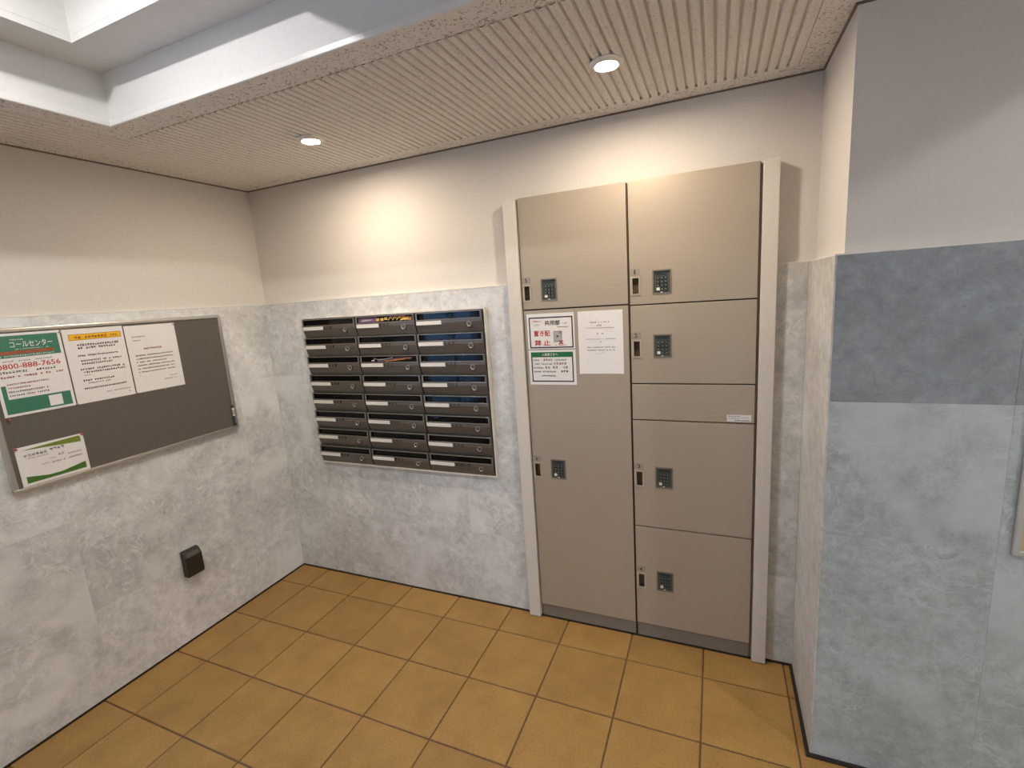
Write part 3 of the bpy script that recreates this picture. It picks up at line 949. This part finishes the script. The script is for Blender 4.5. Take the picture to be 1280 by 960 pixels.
# ---------------------------------------------------------------- notices on the left locker
def sheet_obj(name, rot, loc, w, h, draw, label, cat, base=None):
    m = MB(); m.box(0, w, 0, h, 0, 0.0006, base or M_sheet)
    draw(m, w, h, 0.0010)
    o = m.build(name)
    o.location = loc; o.rotation_euler = rot
    return tag(o, label, cat)


def ring(m, x0, x1, y0, y1, t, z, mat):
    m.rect(x0, x1, y0, y0 + t, z, mat); m.rect(x0, x1, y1 - t, y1, z, mat)
    m.rect(x0, x0 + t, y0 + t, y1 - t, z, mat); m.rect(x1 - t, x1, y0 + t, y1 - t, z, mat)


def draw_ban(m, w, h, z):
    ring(m, 0.009, w - 0.006, 0.004, h - 0.015, 0.0052, z, M_navy)
    letter(m, '宅配BOX', 0.028, 0.066, h - 0.036, h - 0.028, z, M_brick, 0.01)
    letter(m, '以外の', 0.033, 0.058, h - 0.052, h - 0.044, z, M_inkg, 0.01)
    letter(m, '共用部', 0.081, 0.149, h - 0.051, h - 0.030, z, M_ink, 0.022)
    letter(m, 'への', 0.157, 0.180, h - 0.048, h - 0.040, z, M_inkg, 0.01)
    m.rect(0.135, 0.186, h - 0.0605, h - 0.058, z, M_brownink)
    letter(m, '置き配', 0.029, 0.103, 0.055, 0.079, z, M_red, 0.022)
    letter(m, '禁 止', 0.031, 0.102, 0.014, 0.039, z, M_red, 0.022)
    m.poly([(0.118, 0.029), (0.153, 0.029), (0.157, 0.076), (0.118, 0.076)], z, M_pgrey)
    m.rect(0.122, 0.150, 0.033, 0.072, z + 0.0003, M_inkl)
    m.rect(0.131, 0.140, 0.050, 0.057, z + 0.0006, M_ink)
    m.poly([(0.141, 0.066), (0.153, 0.066), (0.153, 0.069), (0.149, 0.069), (0.149, 0.077), (0.146, 0.077), (0.146, 0.069), (0.141, 0.069)], z + 0.0006, M_brick)
    for s in (1, -1):
        cx, cy, a, t = 0.150, 0.028, 0.0085, 0.0019
        pts = [(cx - a - t, cy - s * a + s * t), (cx - a + t, cy - s * a - s * t), (cx + a + t, cy + s * a - s * t), (cx + a - t, cy + s * a + s * t)]
        m.poly(pts if s > 0 else pts[::-1], z + 0.0009, M_brick)
    lines(m, 0.122, 0.176, 0.0125, 0.005, z, M_orange)


def draw_residents(m, w, h, z):
    x0, x1, y0, y1 = 0.011, w - 0.011, 0.013, h - 0.008
    ring(m, x0, x1, y0, y1, 0.0052, z, M_ink)
    m.rect(x0, x1, y1 - 0.022, y1, z + 0.0003, M_sgreen)
    letter(m, '入居者さまへ', 0.062, 0.133, y1 - 0.0165, y1 - 0.0045, z + 0.0006, M_sheet, 0.012)
    ys = [h - 0.046, h - 0.063, h - 0.080, h - 0.097, h - 0.115]
    lines(m, 0.020, 0.048, ys[0], 0.007, z, M_ink); lines(m, 0.056, 0.110, ys[0], 0.010, z, M_dred); lines(m, 0.118, 0.178, ys[0], 0.007, z, M_inkg)
    lines(m, 0.020, 0.106, ys[1], 0.007, z, M_ink); lines(m, 0.112, 0.172, ys[1], 0.011, z, M_dred, 0.8)
    lines(m, 0.020, 0.066, ys[2], 0.007, z, M_ink); lines(m, 0.074, 0.176, ys[2], 0.011, z, M_dred, 0.8)
    lines(m, 0.020, 0.122, ys[3], 0.007, z, M_ink); lines(m, 0.132, 0.178, ys[3], 0.011, z, M_dred, 0.8)
    lines(m, 0.034, 0.120, ys[4], 0.007, z, M_ink)


def draw_guide(m, w, h, z):
    for a, b, yy, hh in ((0.050, 0.130, 0.241, 0.006), (0.078, 0.100, 0.226, 0.006), (0.034, 0.150, 0.215, 0.0045), (0.078, 0.106, 0.187, 0.0065),
                         (0.030, 0.156, 0.163, 0.0045), (0.088, 0.098, 0.150, 0.0045), (0.036, 0.158, 0.124, 0.005), (0.036, 0.156, 0.110, 0.005), (0.070, 0.110, 0.096, 0.0045)):
        lines(m, a, b, yy * h / 0.2975, hh, z, M_inkg if hh > 0.0047 else M_inkl, 0.85)


ZS = -(ZF + 0.0004)
sheet_obj('warning_notice', BACK, (1.5865, ZS, 1.3125), 0.2105, 0.152, draw_ban, 'navy-bordered notice with big red characters on the left locker', 'notice')
sheet_obj('resident_notice', BACK, (1.586, ZS, 1.1555), 0.2115, 0.1515, draw_residents, 'notice with green header and black border on the left locker', 'notice')
guide = sheet_obj('instruction_sheet', BACK, (1.813, ZS, 1.204), 0.185, 0.261, draw_guide, 'plain white sheet of small centred print on the left locker', 'notice')
for i, (x, y) in enumerate(((1.818, 1.2055), (1.993, 1.2065))):
    m = MB(); m.box(-0.004, 0.004, -0.004, 0.004, 0.0, 0.003, M_keyw)
    o = m.build('paper_magnet', bevel=0.0004, seg=1); o.location = (x, ZS - 0.0008, y); o.rotation_euler = BACK
    tag(o, 'tiny cream magnet at the lower %s corner of the plain sheet' % ('left', 'right')[i], 'magnet', 'magnets holding the plain sheet')

# ---------------------------------------------------------------- notice board on the left wall
BY0, BY1, BZ0, BZ1 = -1.180, -0.279, 0.959, 1.556
board = thing('notice_board', (0.0005, BY0, BZ0), LEFT, 'grey felt notice board with aluminium frame on the marble wall', 'notice board')
bw, bh = BY1 - BY0, BZ1 - BZ0
m = MB(); m.box(0.012, bw - 0.012, 0.012, bh - 0.012, 0.001, 0.014, M_felt); m.build('felt_panel', board)
FR = 0.0175
for (a, b, c, d, nm) in ((0.016, bw - 0.016, 0, FR, 'frame_rail'), (0.016, bw - 0.016, bh - FR, bh, 'frame_rail'), (0, FR, 0.016, bh - 0.016, 'frame_rail'), (bw - FR, bw, 0.016, bh - 0.016, 'frame_rail')):
    m = MB(); m.box(a, b, c, d, 0.0, 0.020, M_alum); m.build(nm, board, bevel=0.005, seg=3)
for sx in (0, 1):
    for sy in (0, 1):
        m = MB(); n = 8; R_ = 0.0175
        cx, cy = (R_ if sx == 0 else bw - R_), (R_ if sy == 0 else bh - R_)
        a0 = {(0, 0): PI, (1, 0): 1.5 * PI, (1, 1): 0, (0, 1): 0.5 * PI}[(sx, sy)]
        arc = [(cx + (R_ + 0.0008) * math.cos(a0 + k * PI / 2 / n), cy + (R_ + 0.0008) * math.sin(a0 + k * PI / 2 / n)) for k in range(n + 1)] + [(cx, cy)]
        V = [(p[0], p[1], 0.0) for p in arc] + [(p[0], p[1], 0.0208) for p in arc]; L_ = len(arc)
        m.add(V, [tuple(range(L_ - 1, -1, -1)), tuple(range(L_, 2 * L_))] + [(i, (i + 1) % L_, L_ + (i + 1) % L_, L_ + i) for i in range(L_)], M_alum)
        m.build('corner_cap', board, bevel=0.002, seg=2)


def draw_call(m, w, h, z):
    b = 0.009
    gh = 0.078
    m.rect(b, w - b, h - b - gh, h - b, z, M_green)
    m.rect(b, w - b, b, 0.062, z, M_green); m.rect(b, 0.022, 0.062, 0.112, z, M_green)
    z2 = z + 0.0003
    lines(m, 0.062, 0.100, h - 0.026, 0.005, z2, M_sheet)
    letter(m, 'コールセンター', 0.060, 0.182, h - 0.052, h - 0.029, z2, M_sheet, 0.006)
    lines(m, 0.072, 0.168, h - 0.060, 0.0035, z2, M_name, 0.8)
    m.rect(0.014, 0.182, h - 0.075, h - 0.064, z2, M_brick)
    lines(m, 0.02, 0.178, h - 0.073, 0.007, z2 + 0.0003, M_brownink, 0.7)
    lines(m, 0.02, 0.182, h - 0.084, 0.0062, z2, M_sheet)
    for a, bb in ((0.030, 0.060), (0.074, 0.108), (0.120, 0.170)): lines(m, a, bb, h - 0.102, 0.0055, z, M_inkg)
    letter(m, '0800-888-7656', 0.012, 0.192, h - 0.127, h - 0.108, z, M_red, 0.012)
    lines(m, 0.014, 0.092, h - 0.142, 0.0085, z, M_ink); lines(m, 0.100, 0.174, h - 0.142, 0.0085, z, M_ink)
    lines(m, 0.014, 0.196, h - 0.1585, 0.008, z, M_brick, 0.8)
    for k, (x1, mt) in enumerate(((0.145, M_brick), (0.09, M_brick), (0.14, M_ink), (0.14, M_ink))):
        lines(m, 0.026, x1, h - 0.184 - k * 0.0135, 0.0062, z, mt)
    m.rect(0.132, 0.172, 0.015, 0.055, z2, M_sheet)
    for k in range(4): lines(m, 0.020, 0.11 - 0.012 * k, 0.050 - k * 0.011, 0.003, z2, M_dgreen, 0.8)


def draw_yellow(m, w, h, z):
    m.rect(0.018, w - 0.010, h - 0.045, h - 0.021, z, M_brownink)
    m.rect(0.0195, w - 0.0115, h - 0.0435, h - 0.0225, z + 0.0003, M_yellow)
    lines(m, 0.036, 0.148, h - 0.039, 0.011, z + 0.0006, M_brownink, 0.95); lines(m, 0.160, 0.186, h - 0.038, 0.009, z + 0.0006, M_brownink)
    for a, b, y, hh in ((0.040, 0.186, 0.066, 0.009), (0.040, 0.172, 0.078, 0.009), (0.034, 0.176, 0.108, 0.007), (0.034, 0.186, 0.129, 0.007), (0.042, 0.150, 0.141, 0.008),
                        (0.034, 0.190, 0.163, 0.008), (0.042, 0.192, 0.175, 0.008), (0.042, 0.066, 0.186, 0.004), (0.034, 0.144, 0.208, 0.008), (0.050, 0.128, 0.219, 0.006), (0.032, 0.184, 0.240, 0.007)):
        lines(m, a, b, h - y - hh * 0.3, hh, z, M_ink if hh > 0.006 else M_inkg, 0.93)
    lines(m, 0.104, 0.125, h - 0.266, 0.005, z, M_inkg); lines(m, 0.132, 0.194, h - 0.266, 0.005, z, M_inkg); lines(m, 0.186, 0.193, h - 0.280, 0.005, z, M_inkg)


def draw_letter(m, w, h, z):
    lines(m, 0.024, 0.078, h - 0.052, 0.006, z, M_inkg); lines(m, 0.024, 0.056, h - 0.068, 0.005, z, M_inkg)
    lines(m, 0.062, 0.138, h - 0.107, 0.008, z, M_brick)
    for k in range(6): lines(m, 0.024, (0.182, 0.180, 0.150, 0.182, 0.178, 0.180)[k], h - 0.134 - k * 0.0145, 0.006, z, M_ink, 0.93)
    lines(m, 0.024, 0.032, h - 0.221, 0.005, z, M_inkg)
    lines(m, 0.150, 0.184, h - 0.238, 0.004, z, M_inkg); lines(m, 0.122, 0.182, h - 0.252, 0.005, z, M_inkg)


def draw_card(m, w, h, z):
    m.poly([(0.018, h - 0.013), (0.196, h - 0.030), (0.196, h - 0.008), (0.19, h - 0.0055)], z, M_lime)
    m.poly([(0.014, 0.010), (0.196, 0.010), (0.196, 0.036), (0.120, 0.022), (0.080, 0.022), (0.014, 0.036)], z, M_dgreen)
    lines(m, 0.020, 0.090, h - 0.040, 0.012, z, M_inkl)
    lines(m, 0.096, 0.142, h - 0.038, 0.012, z, M_inkg)
    lines(m, 0.030, 0.090, h - 0.049, 0.004, z, M_inkl)
    lines(m, 0.118, 0.138, h - 0.062, 0.010, z, M_inkl); lines(m, 0.090, 0.112, h - 0.068, 0.004, z, M_inkl)
    for y in (0.068, 0.084): lines(m, 0.148, 0.192, h - y, 0.006, z, M_inkg)
    lines(m, 0.062, 0.088, h - 0.082, 0.004, z, M_inkl); lines(m, 0.096, 0.138, h - 0.086, 0.007, z, M_inkl)


XP = 0.0154
sheet_obj('call_centre_poster', LEFT, (XP, -1.1505, 1.2400), 0.210, 0.2965, draw_call, 'green and white telephone poster at the left of the notice board', 'poster')
sheet_obj('service_notice', LEFT, (XP, -0.9355, 1.2395), 0.209, 0.296, draw_yellow, 'white notice with yellow heading bar on the notice board', 'notice')
sheet_obj('letter_notice', LEFT, (XP, -0.7215, 1.2400), 0.2095, 0.292, draw_letter, 'plain white letter of black print at the right on the notice board', 'notice')
sheet_obj('information_card', LEFT, (XP, -1.1500, 0.9775), 0.207, 0.148, draw_card, 'landscape white card with green corners low on the notice board', 'card')


def pin(y, z, mat, label):
    m = MB(); m.lathe([(0.0001, 0.006), (0.0035, 0.0055), (0.004, 0.003), (0.0025, 0.0015), (0.004, 0.0), (0.0008, 0.0)], mat, 12)
    o = m.build('push_pin'); o.location = (XP + 0.0012, y, z); o.rotation_euler = LEFT
    tag(o, label, 'pin', 'push pins on the notice board')


pin(-1.146, 1.122, M_redpin, 'red pin at the upper left corner of the green-cornered card')
pin(-0.947, 1.122, M_redpin, 'red pin at the upper right corner of the green-cornered card')
pin(-1.143, 1.232, M_redpin, 'small red pin just below the green telephone poster')
pin(-0.9405, 1.528, M_clearpin, 'clear pin between the tops of green poster and yellow-headed notice')
pin(-0.938, 1.244, M_clearpin, 'clear pin between the bottoms of green poster and yellow-headed notice')
pin(-0.7235, 1.243, M_clearpin, 'clear pin at the lower left of the plain white letter')
pin(-0.515, 1.527, M_clearpin, 'clear pin at the upper right of the plain white letter')
pin(-0.606, 1.238, M_clearpin, 'clear pin under the middle of the plain white letter')

pen = thing('marker_pen', (0.0225, -0.3015, 0.979), (0, 0, 0), 'dark marker pen standing upright in the right edge of the notice board', 'pen')
pr = 0.0065
m = MB(); m.lathe([(0.001, 0), (pr, 0.001), (pr, 0.014), (pr - 0.0005, 0.0145)], M_keyb, 16); m.build('end_cap', pen)
m = MB(); m.lathe([(pr - 0.0005, 0.0145), (pr - 0.0005, 0.052)], M_teal, 16); m.build('barrel', pen)
m = MB(); m.lathe([(pr, 0.052), (pr, 0.060)], M_keyw, 16); m.build('band', pen)
m = MB(); m.lathe([(pr - 0.0008, 0.060), (pr - 0.0008, 0.086)], M_bez, 16); m.build('grip', pen)
m = MB(); m.lathe([(pr, 0.086), (pr, 0.094), (pr, 0.0941)], M_keyw, 16); m.lathe([(pr, 0.0941), (pr, 0.106), (pr - 0.002, 0.108), (0.0005, 0.108)], M_keyb, 16); m.build('pen_cap', pen)

# ---------------------------------------------------------------- outlet cover low on the left wall
out = thing('outlet_cover', (0.0005, -0.679, 0.326), LEFT, 'dark brown weatherproof outlet cover low on the left marble wall', 'outlet')
ow, oh = 0.078, 0.130
prof = [(0.0, 0.0), (0.0, 0.034), (0.012, 0.040), (oh - 0.030, 0.040), (oh - 0.008, 0.027), (oh, 0.018), (oh, 0.0)]   # (height, depth)
m = MB(); n = len(prof)
V = [(0, p[0], p[1]) for p in prof] + [(ow, p[0], p[1]) for p in prof]
m.add(V, [tuple(range(n)), tuple(range(2 * n - 1, n - 1, -1))] + [(i, i + n, (i + 1) % n + n, (i + 1) % n) for i in range(n)], M_dark)
m.build('cover', out, bevel=0.004, seg=3)
m = MB()   # pale lid let into the slope
p0, p1 = (oh - 0.028, 0.0400), (oh - 0.010, 0.0294)
m.face([(0.009, p0[0], p0[1]), (ow - 0.009, p0[0], p0[1]), (ow - 0.009, p1[0], p1[1]), (0.009, p1[0], p1[1])], M_darkl)
for dx in (0.009, ow - 0.009): m.face([(dx, p0[0], p0[1]), (dx, p1[0], p1[1]), (dx, p1[0], p1[1] - 0.004), (dx, p0[0], p0[1] - 0.004)], M_darkl)
m.build('lid', out)

# ---------------------------------------------------------------- framed mirror at the right edge
mir = thing('wall_mirror', (3.062, -PD - 0.0005, 0.787), BACK, 'steel framed mirror on the pier at the right edge', 'mirror')
mw, mh = 0.40, 0.80
m = MB(); m.prism([0, mw], [0, mh], [(0.014, mw - 0.014, 0.014, mh - 0.014)], 0, 0.010, M_stain); m.build('mirror_frame', mir, bevel=0.002, seg=2)
m = MB(); m.box(0.012, mw - 0.012, 0.012, mh - 0.012, 0.002, 0.007, M_mirror); m.build('mirror_glass', mir)
